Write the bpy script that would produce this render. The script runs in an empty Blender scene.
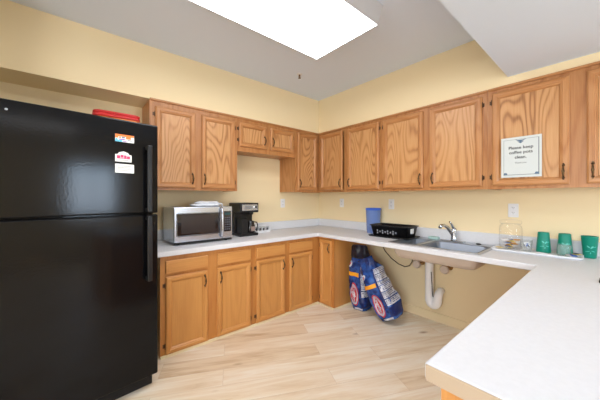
import bpy, bmesh, math, random
from mathutils import Vector, Matrix, noise
random.seed(7)
PI = math.pi
C = bpy.context.scene.collection
def R(d): return math.radians(d)
def s2l(c):
    return tuple(((v/255)/12.92 if v/255 <= .04045 else ((v/255+.055)/1.055)**2.4) for v in c)+(1,)

# ------------------------------------------------------------------ mesh helper
class MB:
    def __init__(s): s.bm = bmesh.new()
    def _fin(s, faces, mat, smooth=False):
        for f in faces:
            f.material_index = mat; f.smooth = smooth
    def box(s, x0, x1, y0, y1, z0, z1, mat=0, bev=0, seg=2):
        before = set(s.bm.faces)
        vs = [s.bm.verts.new((x, y, z)) for x in (x0, x1) for y in (y0, y1) for z in (z0, z1)]
        idx = [(0,1,3,2),(4,6,7,5),(0,4,5,1),(2,3,7,6),(0,2,6,4),(1,5,7,3)]
        fs = [s.bm.faces.new([vs[i] for i in q]) for q in idx]
        if bev:
            es = list({e for f in fs for e in f.edges})
            bmesh.ops.bevel(s.bm, geom=es, offset=bev, segments=seg, affect='EDGES', profile=.5)
        new = [f for f in s.bm.faces if f not in before]
        s._fin(new, mat); return s
    def ring_surface(s, rings, mat=0, cap0=True, cap1=True, smooth=True, closed=False):
        vr = [[s.bm.verts.new(p) for p in r] for r in rings]
        n = len(vr[0]); fs = []
        m = len(vr)
        for i in range(m if closed else m-1):
            a, b = vr[i], vr[(i+1) % m]
            for j in range(n):
                k = (j+1) % n
                fs.append(s.bm.faces.new((a[j], a[k], b[k], b[j])))
        s._fin(fs, mat, smooth)
        caps = []
        if cap0 and not closed: caps.append(s.bm.faces.new(list(reversed(vr[0]))))
        if cap1 and not closed: caps.append(s.bm.faces.new(vr[-1]))
        s._fin(caps, mat, False)
        return s
    def lathe(s, prof, c=(0,0,0), seg=32, mat=0, cap0=True, cap1=True, axis='Z'):
        rings = []
        for r, z in prof:
            rr = []
            for i in range(seg):
                a = 2*PI*i/seg
                if axis == 'Z': p = (c[0]+r*math.cos(a), c[1]+r*math.sin(a), c[2]+z)
                elif axis == 'Y': p = (c[0]+r*math.cos(a), c[1]+z, c[2]-r*math.sin(a))
                else: p = (c[0]+z, c[1]+r*math.cos(a), c[2]+r*math.sin(a))
                rr.append(p)
            rings.append(rr)
        return s.ring_surface(rings, mat, cap0, cap1)
    def tube(s, pts, rad, seg=12, mat=0, flat=1.0):
        pts = [Vector(p) for p in pts]
        if not hasattr(rad, '__len__'): rad = [rad]*len(pts)
        rings = []; up = None
        for i, p in enumerate(pts):
            t = (pts[min(i+1, len(pts)-1)]-pts[max(i-1, 0)]).normalized()
            if up is None:
                up = Vector((0,0,1)) if abs(t.z) < .9 else Vector((1,0,0))
            a = t.cross(up).normalized(); b = a.cross(t).normalized(); up = b
            rings.append([p+a*(rad[i]*math.cos(2*PI*k/seg))+b*(rad[i]*flat*math.sin(2*PI*k/seg)) for k in range(seg)])
        return s.ring_surface(rings, mat)
    def cells(s, xs, ys, z0, z1, keep, mat=0):
        vt, vb = {}, {}
        def g(d, i, j, z):
            if (i, j) not in d: d[(i, j)] = s.bm.verts.new((xs[i], ys[j], z))
            return d[(i, j)]
        K = {(i, j) for i in range(len(xs)-1) for j in range(len(ys)-1) if keep((xs[i]+xs[i+1])/2, (ys[j]+ys[j+1])/2)}
        fs = []
        for i, j in K:
            q = [(i,j),(i+1,j),(i+1,j+1),(i,j+1)]
            fs.append(s.bm.faces.new([g(vt, a, b, z1) for a, b in q]))
            fs.append(s.bm.faces.new([g(vb, a, b, z0) for a, b in reversed(q)]))
            for (di, dj), (p, r) in (((0,-1),(q[0],q[1])),((1,0),(q[1],q[2])),((0,1),(q[2],q[3])),((-1,0),(q[3],q[0]))):
                if (i+di, j+dj) not in K:
                    fs.append(s.bm.faces.new((g(vb,*p,z0), g(vb,*r,z0), g(vt,*r,z1), g(vt,*p,z1))))
        s._fin(fs, mat); return s
    def poly(s, pts, mat=0):
        f = s.bm.faces.new([s.bm.verts.new(p) for p in pts]); f.material_index = mat; return s
    def build(s, name, mats, parent=None, loc=(0,0,0), rot=(0,0,0), bevel=0, recalc=True, bseg=2):
        if recalc: bmesh.ops.recalc_face_normals(s.bm, faces=s.bm.faces)
        me = bpy.data.meshes.new(name); s.bm.to_mesh(me); s.bm.free()
        if not isinstance(mats, (list, tuple)): mats = [mats]
        for m in mats: me.materials.append(m)
        o = bpy.data.objects.new(name, me); C.objects.link(o)
        o.location = loc; o.rotation_euler = rot
        if parent: o.parent = parent
        if bevel:
            b = o.modifiers.new('bevel', 'BEVEL'); b.width = bevel; b.segments = bseg; b.limit_method = 'ANGLE'; b.angle_limit = R(40)
        return o

def tag(o, label, cat, group=None):
    o['label'] = label; o['category'] = cat
    if group: o['group'] = group
    return o
def thing(name, label, cat, loc=(0,0,0), rotz=0, group=None):
    o = bpy.data.objects.new(name, None); C.objects.link(o)
    o.empty_display_size = .05
    o.location = loc; o.rotation_euler = (0,0,rotz)
    return tag(o, label, cat, group)
def struct(o): o['kind'] = 'structure'; return o
def plabel(o, t): o['label'] = t; return o
def copy_tree(o, parent=None):
    c = o.copy(); C.objects.link(c); c.parent = parent
    for ch in list(o.children): copy_tree(ch, c)
    return c

# ------------------------------------------------------------------ materials
def mat(name, col, rough=.5, metal=0, spec=.5, trans=0, ior=1.45, coat=0, emis=None, es=0):
    m = bpy.data.materials.new(name); m.use_nodes = True
    b = m.node_tree.nodes['Principled BSDF']; I = b.inputs
    I['Base Color'].default_value = s2l(col); I['Roughness'].default_value = rough
    I['Metallic'].default_value = metal; I['Specular IOR Level'].default_value = spec
    I['Transmission Weight'].default_value = trans; I['IOR'].default_value = ior
    I['Coat Weight'].default_value = coat
    if emis: I['Emission Color'].default_value = s2l(emis); I['Emission Strength'].default_value = es
    return m
def nodes(m):
    nt = m.node_tree; b = nt.nodes['Principled BSDF']
    def N(t, **k):
        n = nt.nodes.new(t)
        for a, v in k.items():
            if hasattr(n, a): setattr(n, a, v)
        return n
    return nt, b, N, nt.links.new
def ramp(n, stops):
    cr = n.color_ramp
    while len(cr.elements) > 1: cr.elements.remove(cr.elements[-1])
    cr.elements[0].position = stops[0][0]; cr.elements[0].color = stops[0][1]
    for p, c in stops[1:]:
        e = cr.elements.new(p); e.color = c
def bumpy(m, scale, strength, dist=.001, detail=4, coord='Object', sx=1, sy=1, sz=1):
    nt, b, N, L = nodes(m)
    tc = N('ShaderNodeTexCoord'); mp = N('ShaderNodeMapping'); mp.inputs['Scale'].default_value = (sx, sy, sz)
    no = N('ShaderNodeTexNoise'); no.inputs['Scale'].default_value = scale; no.inputs['Detail'].default_value = detail
    bu = N('ShaderNodeBump'); bu.inputs['Strength'].default_value = strength; bu.inputs['Distance'].default_value = dist
    L(tc.outputs[coord], mp.inputs[0]); L(mp.outputs[0], no.inputs['Vector']); L(no.outputs['Fac'], bu.inputs['Height']); L(bu.outputs[0], b.inputs['Normal'])
    return no
def tint_noise(m, c1, c2, scale, detail=3, coord='Object', lo=.35, hi=.65, sx=1, sy=1, sz=1):
    nt, b, N, L = nodes(m)
    tc = N('ShaderNodeTexCoord'); mp = N('ShaderNodeMapping'); mp.inputs['Scale'].default_value = (sx, sy, sz)
    no = N('ShaderNodeTexNoise'); no.inputs['Scale'].default_value = scale; no.inputs['Detail'].default_value = detail
    r = N('ShaderNodeValToRGB'); ramp(r, [(lo, s2l(c1)), (hi, s2l(c2))])
    L(tc.outputs[coord], mp.inputs[0]); L(mp.outputs[0], no.inputs['Vector']); L(no.outputs['Fac'], r.inputs[0]); L(r.outputs[0], b.inputs['Base Color'])

def oak(name, light, mid, dark, horiz=False, freq=34, rough=.42, amt=.6):
    m = mat(name, mid, rough, coat=.15)
    nt, b, N, L = nodes(m)
    b.inputs['Coat Roughness'].default_value = .3
    tc = N('ShaderNodeTexCoord'); oi = N('ShaderNodeObjectInfo')
    off = N('ShaderNodeVectorMath', operation='SCALE'); off.inputs[3].default_value = 37
    L(oi.outputs['Random'], off.inputs[0])
    add = N('ShaderNodeVectorMath', operation='ADD'); L(tc.outputs['Object'], add.inputs[0]); L(off.outputs[0], add.inputs[1])
    def nz(sc_long, sc_cross, scale, det, rgh=.5):
        mp = N('ShaderNodeMapping')
        mp.inputs['Scale'].default_value = (sc_long, sc_cross, sc_cross) if horiz else (sc_cross, sc_cross, sc_long)
        n = N('ShaderNodeTexNoise'); n.inputs['Scale'].default_value = scale; n.inputs['Detail'].default_value = det; n.inputs['Roughness'].default_value = rgh
        L(add.outputs[0], mp.inputs[0]); L(mp.outputs[0], n.inputs['Vector']); return n.outputs['Fac']
    n1 = nz(.30, 1.5, 2.4, 1.5)
    ml = N('ShaderNodeMath', operation='MULTIPLY'); ml.inputs[1].default_value = freq; L(n1, ml.inputs[0])
    si = N('ShaderNodeMath', operation='SINE'); L(ml.outputs[0], si.inputs[0])
    r1 = N('ShaderNodeValToRGB'); ramp(r1, [(0, s2l(light)), (.55, s2l(mid)), (1, s2l(dark))])
    s1 = N('ShaderNodeMath', operation='MULTIPLY_ADD'); s1.inputs[1].default_value = .5; s1.inputs[2].default_value = .5; L(si.outputs[0], s1.inputs[0])
    s2 = N('ShaderNodeMath', operation='POWER'); s2.inputs[1].default_value = 2.2; L(s1.outputs[0], s2.inputs[0])
    nl = nz(.25, 1, 3, 2); lm = N('ShaderNodeMath', operation='MULTIPLY'); L(s2.outputs[0], lm.inputs[0]); L(nl, lm.inputs[1])
    ma = N('ShaderNodeMath', operation='MULTIPLY_ADD'); ma.inputs[1].default_value = 1.25*amt; ma.inputs[2].default_value = .22; L(lm.outputs[0], ma.inputs[0])
    n2 = nz(.03, 1, 150, 4, .65)
    m2 = N('ShaderNodeMath', operation='MULTIPLY_ADD'); m2.inputs[1].default_value = .9; m2.inputs[2].default_value = -.45; L(n2, m2.inputs[0])
    a2 = N('ShaderNodeMath', operation='ADD'); L(ma.outputs[0], a2.inputs[0]); L(m2.outputs[0], a2.inputs[1]); L(a2.outputs[0], r1.inputs[0])
    L(r1.outputs[0], b.inputs['Base Color'])
    bu = N('ShaderNodeBump'); bu.inputs['Strength'].default_value = .15; bu.inputs['Distance'].default_value = .0006
    L(a2.outputs[0], bu.inputs['Height']); L(bu.outputs[0], b.inputs['Normal'])
    return m
OV = oak('oak_upright_grain', (198,144,92), (176,118,66), (130,78,38), freq=70, amt=.4)
OH = oak('oak_level_grain', (196,140,88), (174,116,64), (130,78,38), horiz=True, freq=70, amt=.4)
OP = oak('oak_panel', (210,162,110), (190,136,84), (134,84,42), freq=150, amt=.75)
OB = oak('base_oak_upright_grain', (214,154,86), (196,134,70), (158,98,46), amt=.35, freq=26)
OBH = oak('base_oak_level_grain', (214,154,86), (196,134,70), (158,98,46), horiz=True, amt=.35, freq=26)
OBP = oak('base_oak_panel', (212,154,86), (198,138,74), (164,106,52), freq=60, amt=.35)
paint = mat('cream_wall_paint', (240,221,180), .6, spec=.3); bumpy(paint, 220, .12, .001)
white_ceiling = mat('ceiling_paint', (222,232,246), .8, spec=.2); bumpy(white_ceiling, 160, .25, .002)
shoe = mat('pale_shoe_moulding', (236,222,186), .5)
lam = mat('white_laminate', (218,219,222), .4, spec=.25); tint_noise(lam, (217,218,221), (220,221,224), 60)
almond = mat('end_shade_tan', (186,166,142), .5)  # shaded, floor-lit tone of the counter end as a colour
brass = mat('antique_brass', (88,70,50), .38, metal=.85); tint_noise(brass, (66,52,38), (124,100,70), 90)
hinge_m = mat('dark_bronze_hinge', (92,68,48), .4, metal=.6)
steel = mat('brushed_steel', (186,190,197), .34, metal=1); bumpy(steel, 120, .06, .0005, sx=1, sy=8, sz=8)
steel_bowl = mat('satin_steel', (140,147,157), .5, metal=1)
steel_mw = mat('microwave_stainless', (192,197,206), .27, metal=.9); bumpy(steel_mw, 140, .05, .0004, sx=.05, sy=1, sz=1)
chrome = mat('chrome', (196,200,206), .2, metal=1)
black_gloss = mat('black_glossy_enamel', (13,13,15), .13, spec=.26)
bumpy(black_gloss, 90, .3, .0005, detail=1)
black_plastic = mat('black_plastic', (20,20,22), .35)
black_matte = mat('black_matte', (24,23,24), .6)
dark_glass = mat('dark_oven_glass', (34,32,34), .07, spec=.7); tint_noise(dark_glass, (24,23,25), (52,44,44), 4, sx=.3, sz=2)
def thin_glass(name, tint, milk):
    m = bpy.data.materials.new(name); m.use_nodes = True; nt = m.node_tree; nt.nodes.clear()
    N = nt.nodes.new; L = nt.links.new
    o = N('ShaderNodeOutputMaterial'); tr = N('ShaderNodeBsdfTransparent'); tr.inputs[0].default_value = tint
    gl = N('ShaderNodeBsdfGlossy'); gl.inputs['Roughness'].default_value = .04
    lw = N('ShaderNodeLayerWeight'); lw.inputs['Blend'].default_value = .5; pw = N('ShaderNodeMath'); pw.operation = 'POWER'; pw.inputs[1].default_value = 3.5; L(lw.outputs['Facing'], pw.inputs[0])
    df = N('ShaderNodeBsdfDiffuse'); df.inputs[0].default_value = (.85,.88,.9,1)
    m1 = N('ShaderNodeMixShader'); m1.inputs[0].default_value = milk; L(tr.outputs[0], m1.inputs[1]); L(df.outputs[0], m1.inputs[2])
    m2 = N('ShaderNodeMixShader'); hf = N('ShaderNodeMath'); hf.operation = 'MULTIPLY_ADD'; hf.inputs[1].default_value = .6; hf.inputs[2].default_value = .01; L(pw.outputs[0], hf.inputs[0]); L(hf.outputs[0], m2.inputs[0]); L(m1.outputs[0], m2.inputs[1]); L(gl.outputs[0], m2.inputs[2])
    L(m2.outputs[0], o.inputs[0]); return m
glass = thin_glass('clear_glass', (1,1,1,1), .0)
plastic_clear = thin_glass('clear_plastic', (.99,1,1,1), .07)
pvc = mat('white_pipe_cover', (242,241,240), .4); bumpy(pvc, 60, .2, .002)
white_pl = mat('white_plastic', (232,233,235), .35)
off_white = mat('off_white_card', (236,236,232), .5)
paper = mat('sign_paper', (206,212,210), .45)
ink = mat('black_ink', (50,52,56), .6); grey_ink = mat('grey_ink', (128,134,138), .6)
slate = mat('slate_blue_ink', (98,122,146), .6)
red_pl = mat('red_plastic', (200,44,44), .35)
orange_pl = mat('amber_plastic', (226,132,66), .4)
blue_pl = mat('translucent_blue_plastic', (132,158,218), .22, trans=.3)
blue_dk = mat('deep_blue_plastic', (44,96,204), .3)
teal = mat('teal_plastic', (4,134,112), .38)
teal_lt = mat('pale_teal_print', (96,196,180), .45)
bag_blue = mat('bag_blue', (22,64,140), .25, spec=.6); tint_noise(bag_blue, (12,38,98), (40,92,172), 16, lo=.4, hi=.62)
bag_dark = mat('bag_dark_top', (28,30,44), .35); tint_noise(bag_dark, (22,22,30), (44,44,64), 20)
bag_white = mat('bag_white', (200,204,214), .3); tint_noise(bag_white, (160,166,184), (220,222,228), 22)
bag_red = mat('bag_red', (196,44,58), .35)
bag_orange = mat('bag_orange', (246,170,40), .4)
bag_navy = mat('bag_navy', (18,36,96), .4)
pod = mat('dark_pod_lid', (40,38,46), .4)
cord_m = mat('dark_cord', (70,46,30), .6)
copper = mat('brass_fitting', (176,140,90), .35, metal=.8)
sock = mat('socket_dark', (84,84,84), .6)
def cloth_mat():
    m = mat('white_cloth', (222,226,232), .85); bumpy(m, 300, .3, .001); return m
cloth = cloth_mat()
yellow = mat('yellow_packet', (236,206,90), .5); packetb = mat('blue_packet', (84,120,190), .5); packetw = mat('white_packet', (236,236,238), .5); packeto = mat('tan_packet', (214,160,90), .5)
green_pad = mat('pale_green_pad', (176,206,200), .7); bumpy(green_pad, 300, .6, .002)
diff = mat('light_diffuser', (240,244,250), .5, emis=(246,248,253), es=9.0)
housing = mat('white_light_housing', (226,226,228), .5)

def floor_mat():
    m = mat('pale_oak_planks', (214,196,172), .42, spec=.4)
    nt, b, N, L = nodes(m)
    tc = N('ShaderNodeTexCoord'); mp = N('ShaderNodeMapping'); mp.inputs['Rotation'].default_value = (0,0,R(26)); mp.inputs['Location'].default_value = (.15,.04,0)
    L(tc.outputs['Object'], mp.inputs[0])
    br = N('ShaderNodeTexBrick'); br.offset = .37; br.offset_frequency = 2
    br.inputs['Scale'].default_value = 1; br.inputs['Brick Width'].default_value = 1.22; br.inputs['Row Height'].default_value = .18
    br.inputs['Mortar Size'].default_value = .0012; br.inputs['Mortar Smooth'].default_value = .3; br.inputs['Bias'].default_value = 0
    br.inputs['Color1'].default_value = (0,0,0,1); br.inputs['Color2'].default_value = (1,1,1,1); br.inputs['Mortar'].default_value = (.35,.35,.35,1)
    L(mp.outputs[0], br.inputs['Vector'])
    sep = N('ShaderNodeSeparateColor'); L(br.outputs['Color'], sep.inputs[0])
    # grain, shifted from plank to plank
    sh = N('ShaderNodeVectorMath', operation='SCALE'); sh.inputs[3].default_value = 9; L(br.outputs['Color'], sh.inputs[0])
    ad = N('ShaderNodeVectorMath', operation='ADD'); L(mp.outputs[0], ad.inputs[0]); L(sh.outputs[0], ad.inputs[1])
    mg = N('ShaderNodeMapping'); mg.inputs['Scale'].default_value = (1.1, 9, 1); L(ad.outputs[0], mg.inputs[0])
    ng = N('ShaderNodeTexNoise'); ng.inputs['Scale'].default_value = 1.7; ng.inputs['Detail'].default_value = 6; ng.inputs['Roughness'].default_value = .6; ng.inputs['Distortion'].default_value = .6
    L(mg.outputs[0], ng.inputs['Vector'])
    mf = N('ShaderNodeMapping'); mf.inputs['Scale'].default_value = (4, 120, 1); L(ad.outputs[0], mf.inputs[0])
    nf = N('ShaderNodeTexNoise'); nf.inputs['Scale'].default_value = 1; nf.inputs['Detail'].default_value = 3; L(mf.outputs[0], nf.inputs['Vector'])
    a = N('ShaderNodeMath', operation='MULTIPLY_ADD'); a.inputs[1].default_value = .38; L(sep.outputs[0], a.inputs[0])
    c = N('ShaderNodeMath', operation='MULTIPLY_ADD'); c.inputs[1].default_value = 1.25; c.inputs[2].default_value = -.35; L(ng.outputs['Fac'], c.inputs[0]); L(c.outputs[0], a.inputs[2])
    d = N('ShaderNodeMath', operation='MULTIPLY_ADD'); d.inputs[1].default_value = .22; L(nf.outputs['Fac'], d.inputs[0]); L(a.outputs[0], d.inputs[2])
    r = N('ShaderNodeValToRGB'); ramp(r, [(.18, s2l((200,170,134))), (.42, s2l((224,202,170))), (.62, s2l((233,216,190))), (.85, s2l((240,230,212)))])
    L(d.outputs[0], r.inputs[0])
    # knots
    mk = N('ShaderNodeMapping'); mk.inputs['Scale'].default_value = (2.2, 5, 1); L(ad.outputs[0], mk.inputs[0])
    vo = N('ShaderNodeTexVoronoi'); vo.inputs['Scale'].default_value = 1; L(mk.outputs[0], vo.inputs['Vector'])
    kr = N('ShaderNodeValToRGB'); ramp(kr, [(.02, (.75,.75,.75,1)), (.13, (0,0,0,1))]); L(vo.outputs['Distance'], kr.inputs[0])
    mx = N('ShaderNodeMix', data_type='RGBA'); L(kr.outputs[0], mx.inputs[0]); L(r.outputs[0], mx.inputs[6]); mx.inputs[7].default_value = s2l((150,116,86))
    mm = N('ShaderNodeMix', data_type='RGBA'); L(br.outputs['Fac'], mm.inputs[0]); L(mx.outputs[2], mm.inputs[6]); mm.inputs[7].default_value = s2l((204,182,154))
    L(mm.outputs[2], b.inputs['Base Color'])
    bu = N('ShaderNodeBump'); bu.inputs['Strength'].default_value = .1; bu.inputs['Distance'].default_value = .001
    L(nf.outputs['Fac'], bu.inputs['Height']); L(bu.outputs[0], b.inputs['Normal'])
    return m
floor_m = floor_mat()

# ------------------------------------------------------------------ text
def text_mesh(s, size, bold=0, align='CENTER'):
    cu = bpy.data.curves.new('t', 'FONT'); cu.body = s; cu.size = size; cu.align_x = align; cu.align_y = 'CENTER'; cu.offset = bold; cu.resolution_u = 3
    o = bpy.data.objects.new('t', cu); C.objects.link(o)
    bpy.context.view_layer.update()
    dg = bpy.context.evaluated_depsgraph_get()
    me = bpy.data.meshes.new_from_object(o.evaluated_get(dg))
    vs = [tuple(v.co) for v in me.vertices]; fs = [tuple(p.vertices) for p in me.polygons]
    bpy.data.objects.remove(o); bpy.data.curves.remove(cu); bpy.data.meshes.remove(me)
    return vs, fs
def add_faces(mb, vs, fs, mat=0):
    nv = [mb.bm.verts.new(v) for v in vs]
    for f in fs:
        try: q = mb.bm.faces.new([nv[i] for i in f]); q.material_index = mat
        except ValueError: pass

# ------------------------------------------------------------------ the room
CZ = 2.62; SZ = 2.162
XL, YR = -5.2, -6.0
struct(MB().box(XL, .12, YR, .12, -.1, 0).build('floor', floor_m))
struct(MB().box(XL, .12, YR, .12, CZ, CZ+.1).build('ceiling', white_ceiling))
struct(MB().box(XL-.12, .12, 0, .12, 0, CZ).build('wall_back', paint))
struct(MB().box(0, .12, YR-.12, 0, 0, CZ).build('wall_right', paint))
vy0, vy1, vz0, vz1 = -4.9, -2.3, .7, 2.2
w = MB(); w.box(XL-.12, XL, YR-.12, vy0, 0, CZ); w.box(XL-.12, XL, vy1, 0, 0, CZ); w.box(XL-.12, XL, vy0, vy1, 0, vz0); w.box(XL-.12, XL, vy0, vy1, vz1, CZ)
struct(w.build('wall_far_left', paint))
w = MB()
for a, b_ in ((vy0, vy0+.05), (vy1-.05, vy1), (-3.63, -3.57)): w.box(XL-.09, XL-.03, a, b_, vz0, vz1)
w.box(XL-.09, XL-.03, vy0, vy1, vz0, vz0+.05); w.box(XL-.09, XL-.03, vy0, vy1, vz1-.05, vz1)
fill_win = struct(w.build('fill_window', housing))  # unseen window, added to let fill light into the room
MB().box(XL-.065, XL-.06, vy0+.05, vy1-.05, vz0+.05, vz1-.05).build('window_pane', thin_glass('window_glass', (.99,.99,1,1), .0), fill_win)
struct(MB().box(-3.46, -3.36, -.75, 0, 0, CZ).build('wall_left', paint))
# rear wall with a wide window opening
wx0, wx1, wz0, wz1 = -1.9, -1.0, .9, 2.0
w = MB(); w.box(XL, wx0, YR-.12, YR, 0, CZ); w.box(wx1, 0, YR-.12, YR, 0, CZ); w.box(wx0, wx1, YR-.12, YR, 0, wz0); w.box(wx0, wx1, YR-.12, YR, wz1, CZ)
struct(w.build('wall_rear', paint))
w = MB()
for a, b_ in ((wx0, wx0+.05), (wx1-.05, wx1), (-1.47, -1.43)): w.box(a, b_, YR-.09, YR-.03, wz0, wz1)
w.box(wx0, wx1, YR-.09, YR-.03, wz0, wz0+.05); w.box(wx0, wx1, YR-.09, YR-.03, wz1-.05, wz1)
win = struct(w.build('window_1', housing))
pane_m = thin_glass('window_glass', (.99,.99,1,1), .0)
MB().box(wx0+.05, wx1-.05, YR-.065, YR-.06, wz0+.05, wz1-.05).build('window_pane', pane_m, win)
# soffit over the wall cabinets, flush with their fronts
s = MB(); s.cells([-3.36, -.33, 0], [-3.9, -.33, 0], SZ, CZ-.0, lambda x, y: x > -.33 or y > -.33)
struct(s.build('trim_1', paint))
# lowered ceiling part over the peninsula
struct(MB().box(-4.4, -.33, -3.6, -2.427, 2.231, CZ).build('trim_2', white_ceiling))
# baseboards
bb = MB(); bb.box(-.014, 0, -2.67, -.87, 0, .09, bev=.003); struct(bb.build('baseboard_right', paint))
# pale shoe strip along the base cabinets
sh = MB(); sh.box(-2.372, -.622, -.622, -.61, 0, .021); sh.box(-.622, -.61, -.882, -.61, 0, .016); sh.box(-.61, -.014, -.882, -.87, 0, .016)
struct(sh.build('trim_3', shoe))

# ------------------------------------------------------------------ cabinets
def front_mesh(w, h, fw, mv, mh, t=.022, name='door', parent=None, loc=(0,0,0), mp=None, thin=.015):
    """frame (rings) with the panel as a sub part; origin at lower left, back at y=0"""
    mb = MB()
    prof = [(0, 0), (0, -t+.008), (.005, -t+.005), (.008, -t+.001), (.012, -t), (fw-.020, -t), (fw-.015, -t+.005), (fw-.010, -t+.0055), (fw-.001, -t+thin), (fw, -t+thin), (fw, 0)]
    rings = []
    for ins, y in prof:
        rings.append([mb.bm.verts.new(p) for p in ((ins, y, ins), (w-ins, y, ins), (w-ins, y, h-ins), (ins, y, h-ins))])
    for a, b_ in zip(rings, rings[1:]+rings[:1]):
        for j in range(4):
            k = (j+1) % 4
            f = mb.bm.faces.new((a[j], a[k], b_[k], b_[j])); f.material_index = 1 if j in (0, 2) else 0
    d = mb.build(name, [mv, mh], parent, loc)
    p = MB(); p.box(fw-.004, w-fw+.004, -t+thin, -.003, fw-.004, h-fw+.004)
    p.build('panel', mp or mv, d)
    return d
def handle(parent, x, z, y=-.020, L=.1):
    mb = MB()
    pts, rad = [], []
    n = 22
    for i in range(n+1):
        u = i/n; zz = (u-.5)*L*.86
        arch = .022*(1-abs(2*u-1)**2.6)
        pts.append((x, y-.005-arch, z+zz))
        rad.append(.0046+.0042*math.exp(-((u-.5)/.10)**2)+.0020*math.exp(-((abs(u-.5)-.2)/.04)**2)+.0016*math.exp(-((abs(u-.5)-.47)/.06)**2))
    mb.tube(pts, rad, 10)
    for s_ in (-1, 1):
        zc = z+s_*L*.42
        mb.lathe([(.0085, 0), (.0085, -.002), (.006, -.005), (.004, -.008)], (x, y, zc), 12, axis='Y')
        mb.lathe([(.003, 0), (.0055, -.003), (.004, -.006)], (x, y, zc+s_*.010), 10, axis='Y')
    return mb.build('handle', brass, parent)
def hinge(parent, x, z, side):
    mb = MB()
    mb.lathe([(.0034, -.018), (.0034, .018)], (x, -.012, z), 8)
    mb.lathe([(.002, -.024), (.003, -.021), (.003, .021), (.002, .024)], (x, -.012, z), 8)
    mb.box(min(x, x+side*.016), max(x, x+side*.011), -.003, 0, z-.015, z+.015)
    return mb.build('hinge', hinge_m, parent)
def add_door(root, x0, x1, z0, z1, yf, hside, hz, hingeside, mats=(OV, OH, OP), fw=.052, ajar=0):
    w, h = x1-x0, z1-z0
    d = front_mesh(w, h, fw, mats[0], mats[1], parent=root, loc=(x0, yf, z0), mp=mats[2])
    handle(d, (.028 if hside == 'L' else w-.028), hz-z0)
    hx = -.004 if hingeside == 'L' else w+.004
    hs = -1 if hingeside == 'L' else 1
    for q in (.07, h-.07): hinge(d, hx, q, hs)
    return d
def face_frame(root, W, z0, z1, yf, openings, mats, name='face_frame'):
    xs = sorted({0, W, *[a for o in openings for a in o[:2]]}); zs = sorted({z0, z1, *[a for o in openings for a in o[2:]]})
    mb = MB(); mb.cells(xs, zs, -.019, 0, lambda x, z: not any(o[0] < x < o[1] and o[2] < z < o[3] for o in openings))
    for v in mb.bm.verts: v.co = Vector((v.co.x, yf+.019+v.co.z, v.co.y))
    return mb.build(name, mats[0], root)
def carcass(root, W, D, z0, z1, m, x0=0, bottom=True):
    mb = MB(); t = .016
    mb.box(x0, x0+t, -D, -.001, z0, z1); mb.box(W-t, W, -D, -.001, z0, z1)
    mb.box(x0+t, W-t, -D, -.001, z0+.012, z0+.012+t); mb.box(x0+t, W-t, -D, -.001, z1-t, z1)
    mb.box(x0+t, W-t, -.008, -.001, z0+.012, z1)
    return mb.build('carcass', m, root)
def crown(root, x0, x1, yf, z, m):
    mb = MB(); mb.box(x0, x1, yf-.014, yf+.001, z-.006, z+.012, bev=.003)
    return mb.build('top_moulding', m, root)
OF = oak('frame_oak', (190,136,84), (166,108,58), (120,70,34), freq=70, amt=.4); OBF = oak('base_frame_oak', (200,138,72), (178,114,54), (142,84,38), freq=26, amt=.35)
M_UP = (OF, OH, OP); M_LO = (OBF, OBH, OBP)
UB, UT = 1.363, 2.158
def upper(name, label, loc, rz, W, doors, zb=UB, zt=UT, x_face=0, gap=.012):
    """doors: (x0,x1,z0,z1,handle side,handle z,hinge side) in local x, world z"""
    t = thing(name, label, 'cabinet', (loc[0], loc[1], zb), rz, 'oak wall cabinets around the corner')
    h = zt-zb
    carcass(t, W, .311, 0, h, OV)
    ops = [(a+gap, b-gap, c+gap-zb, d-gap-zb) for a, b, c, d, *_ in doors]
    f = face_frame(t, W-x_face, 0, h, -.33, [(a-x_face, b-x_face, c, d) for a, b, c, d in ops], M_UP)
    f.location.x = x_face
    for a, b, c, d, hs, hz, hg in doors:
        add_door(t, a, b, c-zb, d-zb, -.3305, hs, hz-zb, hg)
    crown(t, x_face, W, -.33, h-.0005, OH)
    return t
x0 = -2.393
upper('wall_cabinet', 'oak wall cabinet with two tall doors directly beside the black fridge', (x0, 0), 0, .838,
      [(-2.350-x0, -2.003-x0, 1.385, 2.105, 'R', 1.475, 'L'), (-1.943-x0, -1.588-x0, 1.385, 2.105, 'L', 1.475, 'R')])
x0 = -1.555
upper('wall_cabinet', 'short oak wall cabinet of two low doors above the coffee maker', (x0, 0), 0, .805,
      [(-1.538-x0, -1.190-x0, 1.850, 2.110, 'R', 1.945, 'L'), (-1.130-x0, -.785-x0, 1.850, 2.110, 'L', 1.945, 'R')], zb=1.798)
x0 = -.75
upper('wall_cabinet', 'narrow oak wall cabinet with one tall door at the corner, right of the short cabinet', (x0, 0), 0, .4175,
      [(-.712-x0, -.378-x0, 1.388, 2.125, 'L', 1.475, 'R')])
RW = -PI/2
t = upper('wall_cabinet', 'oak wall cabinet from the corner, its two doors meeting at a dark gap', (0, 0), RW, 1.312,
      [(.378, .788, 1.388, 2.125, 'R', 1.475, 'L'), (.848, 1.285, 1.388, 2.125, 'L', 1.475, 'R')], x_face=.332)
[c for c in t.children if c.name.startswith('door')][0].rotation_euler = (0, 0, R(-4.0))      # stands slightly ajar
upper('wall_cabinet', 'oak wall cabinet above basket and left half of the sink, left of the sign', (0, -1.3135), RW, .9815,
      [(1.338-1.3135, 1.772-1.3135, 1.388, 2.125, 'R', 1.475, 'L'), (1.835-1.3135, 2.258-1.3135, 1.388, 2.125, 'L', 1.475, 'R')])
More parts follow.
